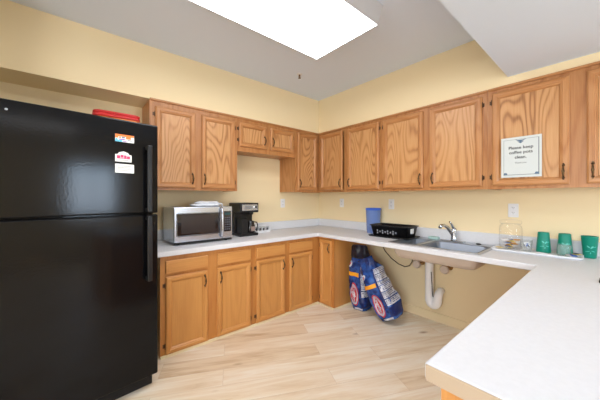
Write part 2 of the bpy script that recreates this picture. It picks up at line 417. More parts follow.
upper('wall_cabinet', 'oak wall cabinet with a white paper sign on its left door', (0, -2.2965), RW, .98,
      [(2.328-2.2965, 2.765-2.2965, 1.388, 2.125, 'R', 1.475, 'L'), (2.845-2.2965, 3.24-2.2965, 1.388, 2.125, 'L', 1.475, 'R')])

BT = .820
def base(name, label, loc, rz, W, doors, drawers, x_face=0):
    t = thing(name, label, 'cabinet', (loc[0], loc[1], 0), rz, 'oak base cabinets under the counter')
    carcass(t, W, .59, 0, BT, OB)
    g = .012
    ops = [(a+g, b-g, c+g, d-g) for a, b, c, d, *_ in doors]+[(a+g, b-g, c+g, d-g) for a, b, c, d in drawers]
    f = face_frame(t, W-x_face, 0, BT, -.609, [(a-x_face, b-x_face, c, d) for a, b, c, d in ops], M_LO); f.location.x = x_face
    for a, b, c, d, hs, hz, hg in doors: add_door(t, a, b, c, d, -.6095, hs, hz, hg, mats=(OB, OBH, OBP), fw=.05)
    for a, b, c, d in drawers:
        front_mesh(b-a, d-c, .024, OBH, OBH, name='drawer', parent=t, loc=(a, -.6095, c), mp=OBH, thin=.005)
    return t
x0 = -2.372
base('base_cabinet', 'oak base cabinet under the microwave, next to the fridge', (x0, 0), 0, .847,
     [(-2.334-x0, -1.990-x0, .024, .652, 'R', .565, 'L'), (-1.900-x0, -1.558-x0, .024, .652, 'L', .565, 'R')],
     [(-2.334-x0, -1.990-x0, .678, .782), (-1.900-x0, -1.558-x0, .678, .782)])
x0 = -1.5245
base('base_cabinet', 'oak base cabinet under the coffee maker with two narrow drawers', (x0, 0), 0, .914,
     [(-1.490-x0, -1.132-x0, .024, .652, 'R', .565, 'L'), (-1.065-x0, -.722-x0, .024, .652, 'L', .565, 'R')],
     [(-1.490-x0, -1.132-x0, .678, .782), (-1.065-x0, -.722-x0, .678, .782)])
base('corner_base_cabinet', 'narrow oak base cabinet at the inside corner left of the blue bags', (0, 0), RW, .87,
     [(.650, .838, .024, .79, 'R', .70, 'L')], [], x_face=.611)
# peninsula base
t = thing('peninsula_cabinet', 'oak base cabinet under the free end of the white peninsula counter', 'cabinet', (-1.13, -2.98, 0))
mb = MB(); mb.box(-1.0, .88, -.30, .295, 0, BT); mb.build('carcass', OB, t)
mb = MB(); mb.box(-1.06, -1.0, .245, .302, 0, BT, bev=.002); mb.box(-1.06, -1.0, -.302, -.245, 0, BT, bev=.002); mb.box(-1.02, -1.0, -.245, .245, 0, BT); mb.build('end_panel', OB, t)

# ------------------------------------------------------------------ countertop
CT = .866
ct = thing('countertop', 'white laminate countertop running around the room into the peninsula', 'countertop', (-1.2, -.32, CT-.044))
sx0, sx1, sy0, sy1 = -.598, -.062, -2.312, -1.552      # sink rim
mb = MB()
mb.cells([-2.402, -2.200, -.648, sx0+.018, sx1-.018, 0], [-3.32, -2.64, sy0+.018, sy1-.018, -.645, 0], CT-.044, CT,
         lambda x, y: (y > -.645 and x > -2.402) or (x > -.648 and not (sx0 < x < sx1-.017 and sy0 < y < sy1-.017)) or (y < -2.64 and x > -2.200))
for v in mb.bm.verts: v.co -= Vector((-1.2, -.32, CT-.044))
for f in list(mb.bm.faces):
    c = f.calc_center_median()+Vector((-1.2, -.32, 0))
mb.build('worktop', lam, ct, bevel=.007, bseg=3)
mb = MB(); mb.cells([-2.402, -.02, 0], [-3.32, -.02, 0], CT, CT+.105, lambda x, y: x > -.02 or y > -.02)
for v in mb.bm.verts: v.co -= Vector((-1.2, -.32, CT-.044))
mb.build('backsplash', lam, ct, bevel=.005)
plabel(MB().box(-1.0035, -.9995, -2.995, -2.325, .001, .0425, bev=.001).build('end_shade_strip', almond, ct), 'tan strip on the free end, its shaded tone put into the colour')  # strip added over white laminate; shade and floor bounce painted in tan

# ------------------------------------------------------------------ refrigerator
ang = R(6.2); P0 = Vector((-2.457, -.930)); W, D, H = .76, .76, 1.790
ux = Vector((math.cos(ang), math.sin(ang))); uy = Vector((-math.sin(ang), math.cos(ang)))
ctr = P0-ux*(W/2)+uy*(D/2)
fr = thing('refrigerator', 'large black top-freezer refrigerator with three magnets on its upper door', 'refrigerator', (ctr.x, ctr.y, 0), ang)
hw, hd = W/2, D/2
MB().box(-hw+.006, hw-.006, -hd+.078, hd, .045, H-.008, bev=.006).build('body', black_gloss, fr)
SP = 1.187
fd = MB().box(-hw, hw, -hd, -hd+.066, SP+.004, H, bev=.010, seg=3).build('freezer_door', black_gloss, fr)
rd = MB().box(-hw, hw, -hd, -hd+.066, .090, SP-.004, bev=.010, seg=3).build('fridge_door', black_gloss, fr)
MB().box(-hw+.015, hw-.015, -hd+.066, -hd+.078, .1, SP-.015).box(-hw+.015, hw-.015, -hd+.066, -hd+.078, SP+.015, H-.015).build('door_gasket', black_matte, fr)
g = MB(); g.box(-hw+.02, hw-.02, -hd+.055, -hd+.09, .004, .082, bev=.003)
for i in range(5): g.box(-hw+.05, hw-.05, -hd+.052, -hd+.056, .016+i*.013, .022+i*.013)
g.build('base_grille', black_matte, fr)
for sx in (-1, 1):
    for yy in (-hd+.12, hd-.08):
        MB().lathe([(.02, 0), (.02, .03), (.012, .032), (.012, .046)], (sx*(hw-.06), yy, 0), 12).build('foot', black_plastic, fr)
MB().lathe([(.006, 0), (.006, -.002), (.003, -.003)], (hw-.704, -hd, 1.737), 12, axis='Y').build('screw_cap', steel, fd)
def fhandle(parent, z0, z1, flare):
    mb = MB(); xc = hw-.066
    mb.box(xc-.015, xc+.015, -hd-.056, -hd-.036, z0, z1, bev=.006, seg=3)
    e = (z1-.03, z1) if flare == 'top' else (z0, z0+.03)
    o = (z0, z0+.03) if flare == 'top' else (z1-.03, z1)
    for a, b_ in (e, o): mb.box(xc-.013, xc+.013, -hd-.040, -hd+.001, a+.002, b_-.002, bev=.004)
    mb.build('handle', black_plastic, parent)
fhandle(fd, SP+.012, 1.640, 'top'); fhandle(rd, .745, SP-.012, 'bot')

def on_fridge(sx, z):   # sx: distance left of the right front edge
    p = P0-ux*sx; return Vector((p.x, p.y, z))
n_f = -uy
def magnet(label, sx0_, sx1_, z0, z1, arch, marks):
    w, h = sx0_-sx1_, z1-z0
    p = on_fridge(sx0_, z0)+Vector((n_f.x, n_f.y, 0))*.0005
    mb = MB()
    pts = [(0,0), (w,0), (w,h)]+([(w-.012,h), (w-.02,h+.012), (w*.5,h+.02), (.02,h+.012), (.012,h)] if arch else [])+[(0,h)]
    a = [mb.bm.verts.new((x, 0, z)) for x, z in pts]; b_ = [mb.bm.verts.new((x, -.0025, z)) for x, z in pts]
    mb.bm.faces.new(b_); mb.bm.faces.new(list(reversed(a)))
    for i in range(len(pts)): mb.bm.faces.new((a[i], a[(i+1) % len(pts)], b_[(i+1) % len(pts)], b_[i]))
    t = thing('fridge_magnet', label, 'magnet', p, ang, 'magnets on the freezer door')
    mb.build('card', off_white, t)
    for nm, m_, rects in marks:
        q = MB()
        for x0_, x1_, a0, a1 in rects: q.box(x0_*w, x1_*w, -.0031, -.0024, a0*h, a1*h)
        q.build(nm, m_, t)
pink = mat('magenta_print', (206,60,110), .5); purp = mat('lilac_print', (150,110,190), .5); cyan = mat('sky_blue_print', (96,190,222), .5); orr = mat('orange_print', (238,128,56), .5)
magnet('small colourful orange and blue magnet, the top one on the freezer door', .249, .146, 1.647, 1.694, False,
       [('orange_print', orr, [(0,.99,.72,1), (0,.16,.5,.72), (.56,.82,.42,.72), (.2,.3,.5,.68)]), ('blue_print', cyan, [(0,.36,0,.24), (.02,.12,.24,.45)]),
        ('purple_print', purp, [(.2,.5,.26,.42), (.4,.6,.06,.16)]), ('dark_print', slate, [(.34,.5,.5,.7), (.66,.9,.22,.32)])])
magnet('white magnet with arched top and pink print, the middle one on the freezer door', .249, .160, 1.522, 1.568, True,
       [('pink_print', pink, [(.1,.3,.5,.85), (.33,.5,.56,.95), (.53,.68,.5,.9), (.7,.9,.45,.8), (.1,.9,.42,.5)]), ('grey_print', grey_ink, [(.2,.8,.2,.26)])])
magnet('plain white card magnet with faint grey lines, the lowest one on the freezer door', .249, .146, 1.452, 1.508, False,
       [('grey_print', grey_ink, [(.12,.86,.74,.78), (.12,.8,.58,.62), (.12,.86,.42,.46), (.12,.7,.26,.30)])])

# red container on top of the fridge
t = thing('lidded_container', 'red plastic lidded container lying on top of the black fridge', 'container', (-2.645, -.42, H-.006))
mb = MB()
def rrect(hx, hy, r, z, n=5, cx=0, cy=0):
    out = []
    for sx, sy, a0 in ((1,1,0),(-1,1,90),(-1,-1,180),(1,-1,270)):
        for i in range(n+1):
            a = R(a0+90*i/n); out.append((cx+sx*(hx-r)+r*math.cos(a), cy+sy*(hy-r)+r*math.sin(a), z))
    return out
mb.ring_surface([rrect(.130,.10,.03,0), rrect(.142,.115,.035,.095)]); mb.build('tub', red_pl, t)
mb = MB(); mb.ring_surface([rrect(.140,.117,.035,.088), rrect(.145,.123,.038,.093), rrect(.145,.123,.038,.108), rrect(.141,.119,.036,.111)]); mb.build('rim_band', orange_pl, t)
mb = MB(); mb.ring_surface([rrect(.143,.121,.036,.110), rrect(.150,.128,.04,.114), rrect(.150,.128,.04,.127), rrect(.142,.120,.036,.131), rrect(.142,.120,.036,.135), rrect(.149,.127,.04,.139), rrect(.149,.127,.04,.150), rrect(.138,.115,.036,.156)]); mb.build('lid', red_pl, t)

# ------------------------------------------------------------------ microwave
mw = thing('microwave', 'stainless steel microwave oven with black window beside the fridge', 'microwave', (-1.950, -.265, CT))
a, b_, f_, k_, z0, z1 = -.275, .275, -.190, .19, .016, .340
MB().box(a, b_, f_+.022, k_, z0, z1, bev=.004).build('housing', steel_mw, mw)
MB().box(a+.002, b_-.002, f_+.004, f_+.022, z0-.006, z0+.010).build('base_trim', black_matte, mw)
mb = MB(); mb.box(a, b_-.102, f_, f_+.022, z0+.010, z1, bev=.004); dr = mb.build('door', steel_mw, mw)
MB().box(a+.018, b_-.134, f_-.002, f_+.004, z0+.062, z1-.052, bev=.012, seg=3).build('window', dark_glass, dr)
mesh_m = mat('window_mesh', (48,42,42), .2, spec=.6)
MB().box(a+.060, b_-.175, f_-.0028, f_-.0015, z0+.085, z1-.075).build('window_screen', mesh_m, dr)
mb = MB(); xh = b_-.118
mb.tube([(xh, f_-.002, z0+.03), (xh, f_-.026, z0+.045), (xh, f_-.034, z0+.1), (xh, f_-.036, (z0+z1)/2), (xh, f_-.034, z1-.08), (xh, f_-.026, z1-.025), (xh, f_-.002, z1-.012)], [.011,.012,.012,.012,.012,.012,.011], 12)
mb.build('handle', steel_mw, dr)
cp = MB().box(b_-.100, b_, f_, f_+.022, z0+.010, z1, bev=.004).build('control_panel', steel_mw, mw)
MB().box(b_-.088, b_-.012, f_-.002, f_+.003, z0+.075, z1-.045, bev=.004).build('keypad', dark_glass, cp)
lcd = mat('display', (40,70,74), .2)
MB().box(b_-.08, b_-.02, f_-.003, f_-.0015, z1-.085, z1-.06).build('display', lcd, cp)
q = MB()
for r in range(6):
    for c in range(3): q.box(b_-.080+c*.021, b_-.064+c*.021, f_-.003, f_-.0015, z0+.092+r*.023, z0+.105+r*.023)
btn = mat('key_grey', (84,84,90), .4); q.build('buttons', btn, cp)
for sx in (-.23, .23):
    for sy in (-.14, .14): MB().lathe([(.015, 0), (.013, .017)], (sx, sy, 0), 12).build('foot', black_matte, mw)

# folded white cloth on the microwave
def rolled(L, r, lx=0):
    return
t = thing('folded_cloth', 'folded white cloth lying on top of the microwave', 'cloth', (-1.905, -.30, CT+.340), R(-3))
mb = MB()
def lump(cx, cy, cz, hx, hy, hz, seed, n=14, m=22):
    rings = []
    for i in range(m+1):
        u = -1+2*i/m; sc = (1-abs(u)**6)**.5*.92+.08 if abs(u) < 1 else .08
        rr = []
        for k in range(n):
            a_ = 2*PI*k/n; ca, sa = math.cos(a_), math.sin(a_)
            y = math.copysign(abs(ca)**.6, ca)*hy*sc; z = math.copysign(abs(sa)**.7, sa)*hz*sc
            nz_ = noise.noise(Vector((u*3+seed, ca*1.5, sa*1.5)))*.007
            rr.append((cx+u*hx, cy+y+nz_, max(cz+z+nz_, .0005)))
        rings.append(rr)
    mb.ring_surface(rings)
lump(.01, 0, .015, .145, .080, .015, 1); lump(.02, -.030, .036, .118, .044, .015, 5); lump(.03, .03, .034, .10, .045, .010, 9)
mb.build('cloth', cloth, t)
mb = MB(); mb.tube([(.12, -.05, .026), (.15, -.06, .028), (.17, -.055, .02), (.168, -.05, .004)], .006, 8); mb.build('cloth_corner', cloth, t)

# ------------------------------------------------------------------ coffee maker
cm = thing('coffee_maker', 'black coffee maker with a silver front panel right of the microwave', 'coffee maker', (-1.405, -.20, CT))
MB().box(-.118, .112, -.135, .13, 0, .030, bev=.006).build('base', black_plastic, cm)
MB().box(-.118, .112, .0, .13, .030, .30, bev=.008).build('tank', black_plastic, cm)
hd_ = MB().box(-.120, .114, -.140, .132, .262, .368, bev=.010, seg=3).build('brew_head', black_plastic, cm)
MB().box(-.096, .098, -.144, -.137, .283, .352, bev=.003).build('front_panel', steel_mw, hd_)
MB().box(-.070, .020, -.1465, -.1435, .300, .338, bev=.002).build('label_plate', mat('panel_grey', (150,152,156), .35, metal=.6), hd_)
MB().lathe([(.011, 0), (.011, -.005), (.008, -.007)], (.048, -.144, .322), 14, axis='Y').build('button', white_pl, hd_)
MB().box(.064, .088, -.1465, -.1435, .310, .334, bev=.002).build('display', black_plastic, hd_)
mb = MB(); mb.lathe([(.020, 0), (.020, .016), (.013, .020)], (.112, -.09, .278), 14, axis='X'); mb.build('knob', black_plastic, cm)
mb = MB(); mb.lathe([(.034, 0), (.030, -.026), (.016, -.032)], (.045, -.075, .264), 20); mb.build('filter_basket', black_plastic, cm)
mb = MB(); mb.lathe([(.042, .032), (.052, .045), (.054, .09), (.040, .14), (.036, .155), (.038, .162), (.034, .162), (.033, .155), (.037, .14), (.050, .09), (.049, .047), (.040, .036)], (.045, -.075, 0), 28, cap0=False, cap1=False)
cf = mb.build('carafe', mat('smoked_glass', (36,32,32), .05, spec=.7), cm)
mb = MB(); mb.tube([(.080, -.085, .15), (.112, -.10, .145), (.120, -.104, .11), (.114, -.10, .07), (.095, -.09, .062)], .007, 10); mb.build('carafe_handle', black_plastic, cf)
plabel(MB().box(.020, .066, -.1355, -.1300, .052, .104).build('label', mat('brown_patch', (146,124,114), .4), cm), 'pale brown patch by the carafe')  # flat pale brown patch in front of the carafe
MB().box(-.10, -.02, -.136, -.004, .030, .20, bev=.005).build('water_reservoir', black_plastic, cm)

# small white pod rack
pr = thing('pod_rack', 'small white rack of dark pods right of the coffee maker', 'rack', (-1.135, -.135, CT))
mb = MB(); mb.box(-.105, .105, -.05, .05, 0, .008, bev=.002); mb.box(-.105, .105, .038, .05, .008, .082, bev=.002)
for i in range(5): mb.box(-.105+i*.0510, -.099+i*.0510, -.042, .038, .008, .07)
mb.box(-.105, .105, -.05, -.044, .008, .026)
mb.build('rack_frame', white_pl, pr)
for i in range(4):
    x = -.0765+i*.051
    q = MB().lathe([(.014, 0), (.019, .032), (.021, .034), (.021, .040), (.012, .042)], (0, 0, 0), 16)
    o = q.build('coffee_pod', pod, None, (pr.location.x+x, pr.location.y-.005, CT+.0085))
    tag(o, 'dark coffee pod standing in a slot of the small white rack', 'coffee pod', 'coffee pods in the white rack')

# ------------------------------------------------------------------ outlets
def outlet(loc, rz, label, src=[None]):
    t = thing('wall_outlet', label, 'outlet', loc, rz, 'white wall outlets above the counter')
    if src[0] is None:
        MB().box(-.036, .036, -.006, -.0002, 0, .118, bev=.002).build('cover_plate', white_pl, t)
        for z in (.037, .081):
            q = MB(); q.lathe([(.0165, 0), (.0165, -.0025), (.015, -.003)], (0, -.006, z), 18, axis='Y'); so = q.build('socket', white_pl, t)
            q = MB(); q.box(-.008, -.005, -.0096, -.0088, z, z+.009); q.box(.005, .008, -.0096, -.0088, z, z+.008); q.lathe([(.0025, 0), (.0025, -.0006)], (0, -.009, z-.007), 8, axis='Y'); q.build('slot', sock, so)
        src[0] = t
    else:
        for ch in src[0].children: copy_tree(ch, t)
    return t
outlet((-.702, 0, 1.155), 0, 'white wall outlet on the left wall, below the corner cabinet')
outlet((0, -.462, 1.158), RW, 'white wall outlet on the right wall, close to the corner')
outlet((0, -1.235, 1.155), RW, 'white wall outlet directly above the black basket')
outlet((0, -2.396, 1.125), RW, 'white wall outlet showing above the glass jar')

# ------------------------------------------------------------------ blue pitcher, basket
t = thing('blue_canister', 'tall translucent blue plastic container left of the black basket', 'container', (-.112, -1.058, CT))
mb = MB(); mb.lathe([(.074, 0), (.078, .004), (.090, .285), (.092, .289), (.087, .289), (.075, .008)], seg=36); mb.build('cup_body', blue_pl, t)
mb = MB(); mb.lathe([(.088, .275), (.093, .275), (.094, .296), (.091, .299), (.087, .297)], seg=36, cap0=False, cap1=False); mb.lathe([(.087, .283), (.02, .281)], seg=36, cap0=False); mb.build('lid', blue_dk, t)

t = thing('plastic_basket', 'black rectangular plastic basket on a tray left of the sink', 'basket', (-.235, -1.400, CT), R(3))
def rr2(hx, hy, z, r=.02): return rrect(hx, hy, r, z, 4)
mb = MB(); mb.ring_surface([rr2(.135,.222,0), rr2(.140,.228,.004), rr2(.146,.234,.016), rr2(.141,.229,.016), rr2(.134,.222,.007)]); mb.build('drip_tray', black_plastic, t)
mb = MB(); mb.ring_surface([rr2(.108,.190,.010), rr2(.128,.212,.118), rr2(.138,.222,.120), rr2(.138,.222,.130), rr2(.126,.210,.130), rr2(.106,.188,.014)]); mb.build('tub', black_plastic, t)
q = MB()
for i in range(8):
    y = -.085+i*.030
    for zc in ((.045, .070) if i % 2 else (.058,)):
        xo = -(.108+.02*(zc-.01)/.108); q.box(xo-.0045, xo+.004, y-.007, y+.007, zc-.008, zc+.010, bev=.001)
q.build('cutout_pattern', mat('pale_cutouts', (132,134,140), .5), t)
plabel(MB().box(-.05, .015, -.216, -.2085, .055, .105).build('tag', off_white, t), 'small white tag on the end')

# ------------------------------------------------------------------ sink, faucet
sk = thing('sink', 'double bowl stainless steel sink set into the white counter', 'sink', (-.33, -1.93, CT))
ox, oy = -.33, -1.93
b1 = (-.565, -.185, -1.795, -1.582); b2 = (-.565, -.185, -2.280, -1.835)
mb = MB()
mb.cells([sx0, b1[0], b1[1], sx1], [sy0, b2[2], b2[3], b1[2], b1[3], sy1], CT+.0003, CT+.006,
         lambda x, y: not (b1[0] < x < b1[1] and (b1[2] < y < b1[3] or b2[2] < y < b2[3])))
for v in mb.bm.verts: v.co -= Vector((ox, oy, CT))
mb.build('rim', steel, sk, bevel=.0025)
for nm, bb_ in (('small_bowl', b1), ('large_bowl', b2)):
    cx, cy = (bb_[0]+bb_[1])/2-ox, (bb_[2]+bb_[3])/2-oy; hx, hy = (bb_[1]-bb_[0])/2, (bb_[3]-bb_[2])/2
    dp = -.135
    mb = MB(); rr = lambda ins, z, r: rrect(hx-ins, hy-ins, r, z, 6, cx, cy)
    mb.ring_surface([rr(-.008, .0062, .03), rr(.004, .006, .035), rr(.010, 0, .04), rr(.018, dp+.03, .05), rr(.030, dp+.008, .055), rr(.06, dp, .06),
                     rr(.06, dp-.003, .06), rr(.027, dp+.004, .055), rr(.015, dp+.03, .05), rr(.007, -.002, .04), rr(.0, -.001, .035)], cap0=False, cap1=False, closed=True)
    # floor of the bowl
    f0 = rrect(hx-.06, hy-.06, .06, dp+.0002, 6, cx, cy); mb.poly(f0); mb.poly([(p[0], p[1], dp-.003) for p in f0])
    bo = mb.build(nm, steel_bowl, sk)
    mb = MB(); mb.lathe([(.045, .001), (.045, .004), (.036, .003), (.030, -.002), (.01, -.002)], (cx, cy, dp), 24); mb.build('drain', chrome, bo)
mb = MB(); c_ = ((b1[0]+b1[1])/2-ox, (b2[2]+b1[3])/2-oy); hx_, hy_ = (b1[1]-b1[0])/2+.006, (b1[3]-b2[2])/2+.008
mb.ring_surface([rrect(hx_, hy_, .05, -.046, 6, *c_), rrect(hx_-.01, hy_-.01, .05, -.10, 6, *c_), rrect(hx_-.035, hy_-.035, .05, -.139, 6, *c_), rrect(hx_-.05, hy_-.05, .05, -.142, 6, *c_)], cap0=False)
mb.build('underside_coating', mat('sink_undercoat', (206,192,178), .6), sk)
fa = thing('faucet', 'chrome single lever faucet behind the sink', 'faucet', (-.110, -1.962, CT+.006))
MB().box(-.028, .028, -.095, .115, 0, .010, bev=.008, seg=3).build('deck_plate', chrome, fa)
MB().lathe([(.027, .009), (.025, .03), (.022, .06), (.024, .10), (.024, .118), (.015, .132)], seg=24).build('body', chrome, fa)
mb = MB(); mb.tube([(0, .005, .060), (-.035, .022, .105), (-.07, .035, .140), (-.11, .048, .160), (-.150, .058, .158), (-.165, .062, .140)], [.019,.017,.015,.014,.015,.016], 16); sp = mb.build('spout', chrome, fa)
mb = MB(); mb.tube([(.0, 0, .118), (-.012, .006, .145), (-.03, .013, .175), (-.048, .02, .192)], [.020,.015,.011,.009], 14, flat=.7); mb.build('lever', chrome, fa)
MB().lathe([(.021, 0), (.021, .006), (.012, .010)], (0, -.205, 0), 20).build('hole_cover', black_plastic, fa)
tag(MB().box(-.05, .05, -.028, .028, 0, .028, bev=.009, seg=3).build('scrub_pad', green_pad, None, (-.11, -1.775, CT+.0063), (0, 0, R(80))), 'small pale green scrub pad on the sink ledge left of the faucet', 'scrub pad')

# under the sink
pt = thing('drain_pipe', 'white covered drain pipe with curved trap hanging under the sink', 'pipe', (-.10, -1.725, .20))
pts = [(0, 0, .52), (0, 0, .40), (0, 0, .16), (0, 0, .08)]
for i in range(1, 10):
    a = PI+PI*i/10; pts.append((.0, -.040-.040*math.cos(a), .05+.05*math.sin(a)))
pts = pts[:4]+[(p[0], -abs(p[1]), p[2]) for p in sorted(pts[4:], key=lambda p: -p[1])]
pts += [(.004, -.082, .08), (.02, -.084, .115), (.055, -.084, .135), (.098, -.084, .135)]
mb = MB(); mb.tube(pts, [.040]*4+[.042]*9+[.041,.039,.036,.032], 20); mb.build('trap', pvc, pt)
mb = MB(); mb.lathe([(.030, 0), (.030, .035), (.020, .037), (.020, .045)], (0, 0, .475), 18)
mb.build('brass_nut', copper, pt)
mb = MB(); mb.tube([(-.030, -.032, .34), (-.034, -.040, .22), (-.034, -.046, .12), (-.030, -.05, .09)], .004, 8); mb.build('zip_tie', black_matte, pt)
def valve(y, z, label, x=-.10):
    t = thing('shutoff_valve', label, 'valve', (x, y, z), 0, 'water valves under the sink')
    mb = MB(); mb.tube([(.0997, 0, 0), (.0, 0, 0)], .009, 12); mb.tube([(0, 0, -.01), (0, 0, .06), (.0, .0, .10)], [.018,.014,.010], 12); mb.lathe([(.03, .0), (.02, -.006)], (.0995, 0, 0), 16, axis='X'); mb.build('valve_body', copper, t)
    mb = MB(); mb.lathe([(.014, 0), (.014, -.02), (.038, -.022), (.043, -.036), (.034, -.050)], (0, 0, 0), 20, axis='X'); mb.build('valve_knob', mat('pale_knob', (206,190,176), .4), t)
valve(-1.607, .590, 'round valve with pale knob left of the white drain pipe')
valve(-1.885, .590, 'round valve with pale knob right of the white drain pipe')
t = MB(); t.tube([(-.02, -1.09, .815), (-.025, -1.12, .72), (-.03, -1.17, .645), (-.03, -1.25, .575), (-.03, -1.34, .525), (-.03, -1.42, .508), (-.03, -1.475, .53), (-.03, -1.505, .58), (-.03, -1.515, .65), (-.03, -1.51, .74), (-.03, -1.50, .815)], .0050, 8)
tag(t.build('hanging_cord', cord_m), 'thin dark cord looping down under the counter above the blue bags', 'cord')

# ------------------------------------------------------------------ charcoal bags
def bag(label, loc, yaw, tilt_x, Wb, Db, Hb, seed, dark_top, flip=1, tilt_y=0):
    N_ = 64
    base_pts = []
    for k in range(720):
        a = 2*PI*k/720; ca, sa = math.cos(a), math.sin(a)
        base_pts.append((math.copysign(abs(ca)**.42, ca)*Wb/2, math.copysign(abs(sa)**.42, sa)*Db/2))
    # s = 0 at front centre (y<0), growing to the right
    base_pts = base_pts[540:]+base_pts[:540]
    cum = [0]
    for i in range(720):
        p, q = base_pts[i], base_pts[(i+1) % 720]; cum.append(cum[-1]+math.hypot(p[0]-q[0], p[1]-q[1]))
    per = cum[-1]
    import bisect
    def unit(s_):
        s_ %= per; i = max(0, min(719, bisect.bisect_right(cum, s_)-1)); f = (s_-cum[i])/max(cum[i+1]-cum[i], 1e-9)
        p, q = base_pts[i % 720], base_pts[(i+1) % 720]; return p[0]+(q[0]-p[0])*f, p[1]+(q[1]-p[1])*f
    def prof(z):
        u = z/Hb
        if u < .08: k = .80+.20*math.sin(u/.08*PI/2); return k*.98, k
        if u < .68: return 1+.03*math.sin((u-.08)/.6*PI), 1+.10*math.sin((u-.08)/.6*PI)
        v = (u-.68)/.32; return 1-.16*v, 1.0-.72*v**.8
    def Mp(s_, z, off=0):
        x, y = unit(s_); ka, kb = prof(z)
        x *= ka; y *= kb
        am = .024+.03*max(0, z/Hb-.5)
        d = noise.noise(Vector((x*14+seed, y*14, z*10)))*am+noise.noise(Vector((x*40+seed, y*40, z*30)))*.007
        l = math.hypot(x/Wb, y/Db)+1e-6
        nx, ny = x/(Wb*Wb)/l, y/(Db*Db)/l; ln = math.hypot(nx, ny)+1e-6
        return Vector((x+nx/ln*(d+off), y+ny/ln*(d+off), z))
    M4 = Matrix.Rotation(tilt_y, 4, 'Y') @ Matrix.Rotation(tilt_x, 4, 'X') @ Matrix.Rotation(yaw, 4, 'Z')
    t = thing('charcoal_bag', label, 'bag', loc, 0, 'charcoal bags under the counter')
    t.rotation_euler = M4.to_euler()
    zs = [Hb*i/34 for i in range(35)]
    rings = [[Mp(per*k/N_, z) for k in range(N_)] for z in zs]
    mb = MB(); mb.ring_surface(rings); bd = mb.build('sack', bag_blue, t)
    def patch(name, m_, s0, s1, z0, z1, off=.0015, parent=t, ns=10, nz_=10, shape=None):
        q = MB(); g = {}
        for i in range(ns+1):
            for j in range(nz_+1):
                u, v = i/ns, j/nz_
                if shape == 'oval':
                    a = 2*PI*u; r = v; s_ = (s0+s1)/2+(s1-s0)/2*r*math.cos(a); z = (z0+z1)/2+(z1-z0)/2*r*math.sin(a)
                else: s_ = s0+(s1-s0)*u; z = z0+(z1-z0)*v
                g[i, j] = q.bm.verts.new(Mp(s_, z, off))
        for i in range(ns):
            for j in range(nz_):
                f = q.bm.faces.new((g[i,j], g[i+1,j], g[i+1,j+1], g[i,j+1])); f.smooth = True
        bmesh.ops.remove_doubles(q.bm, verts=q.bm.verts, dist=1e-5)
        return q.build(name, m_, parent, recalc=False)
    def words(name, s, size, m_, sc, zc, off, rot90=True, bold=.001, parent=t, slant=0):
        vs, fs = text_mesh(s, size, bold)
        q = MB(); out = []
        for x, y, _ in vs:
            y2 = y; x2 = x+slant*y
            if rot90: out.append(Mp(sc+y2, zc-x2, off))
            else: out.append(Mp(sc+x2, zc+y2, off))
        add_faces(q, out, fs); return q.build(name, m_, parent, recalc=False)
    h = Hb
    hw_ = Wb/2
    if dark_top: patch('dark_top', bag_dark, -per/2, per/2, h*.80, h*.998, .002, ns=60, nz_=10)
    # front: emblem, orange band, big oval logo
    patch('emblem', bag_white, -.095, -.035, h*.665, h*.76, .002, shape='oval', ns=20, nz_=4)
    patch('emblem_centre', bag_red, -.080, -.050, h*.688, h*.735, .003, shape='oval', ns=16, nz_=3)
    ob = patch('orange_band', bag_orange, -hw_-.01, hw_*.45, h*.525, h*.585, .0025, ns=16, nz_=4)
    lg = patch('logo', bag_red, -.072, .038, h*.07, h*.43, .002, shape='oval', ns=36, nz_=8)
    patch('logo_field', bag_white, -.063, .029, h*.09, h*.41, .0035, shape='oval', ns=36, nz_=8, parent=lg)
    patch('logo_stripe', bag_red, -.050, .016, h*.12, h*.38, .0045, shape='oval', ns=36, nz_=8, parent=lg)
    words('logo_lettering', 'Kingsford', .050, bag_white, -.017, h*.25, .0062, bold=.0018, parent=lg)
    patch('navy_stripe', bag_navy, .062, .075, h*.05, h*.74, .002, ns=3, nz_=14)  # narrow navy stripe running up the sack
    # side gusset: white panels with print
    s_a, s_b = hw_-.045, hw_+Db*.80
    for i, (za, zb_) in enumerate(((.435, .525), (.325, .425), (.60, .70), (.71, .79), (.535, .59), (.22, .31))):
        pl_ = patch('side_panel', bag_white, s_a+.006, s_b-.012, h*za, h*zb_, .002)
        for k in range(3):
            zz = h*(za+(zb_-za)*(.22+.27*k)); patch('print_line', bag_navy if k != 1 else grey_ink, s_a+.014, s_b-.03-.01*k, zz, zz+.006, .003, parent=pl_, ns=6, nz_=1)
    patch('navy_panel', bag_navy, s_a+.006, s_b-.012, h*.05, h*.20, .002)
    patch('bottom_flap', bag_white, -hw_*.3, hw_*.7, h*.012, h*.045, .003)
    return t
YW = R(-84)
bag('upright blue charcoal bag with dark crumpled top against the cabinet side', (-.325, -1.050, 0), R(-89), R(-3), .225, .20, .735, 3, True)
bag('blue charcoal bag leaning sideways, the one nearer the drain pipe', (-.385, -1.480, .055), R(-86), R(-27), .235, .21, .65, 11, False, tilt_y=R(-6))

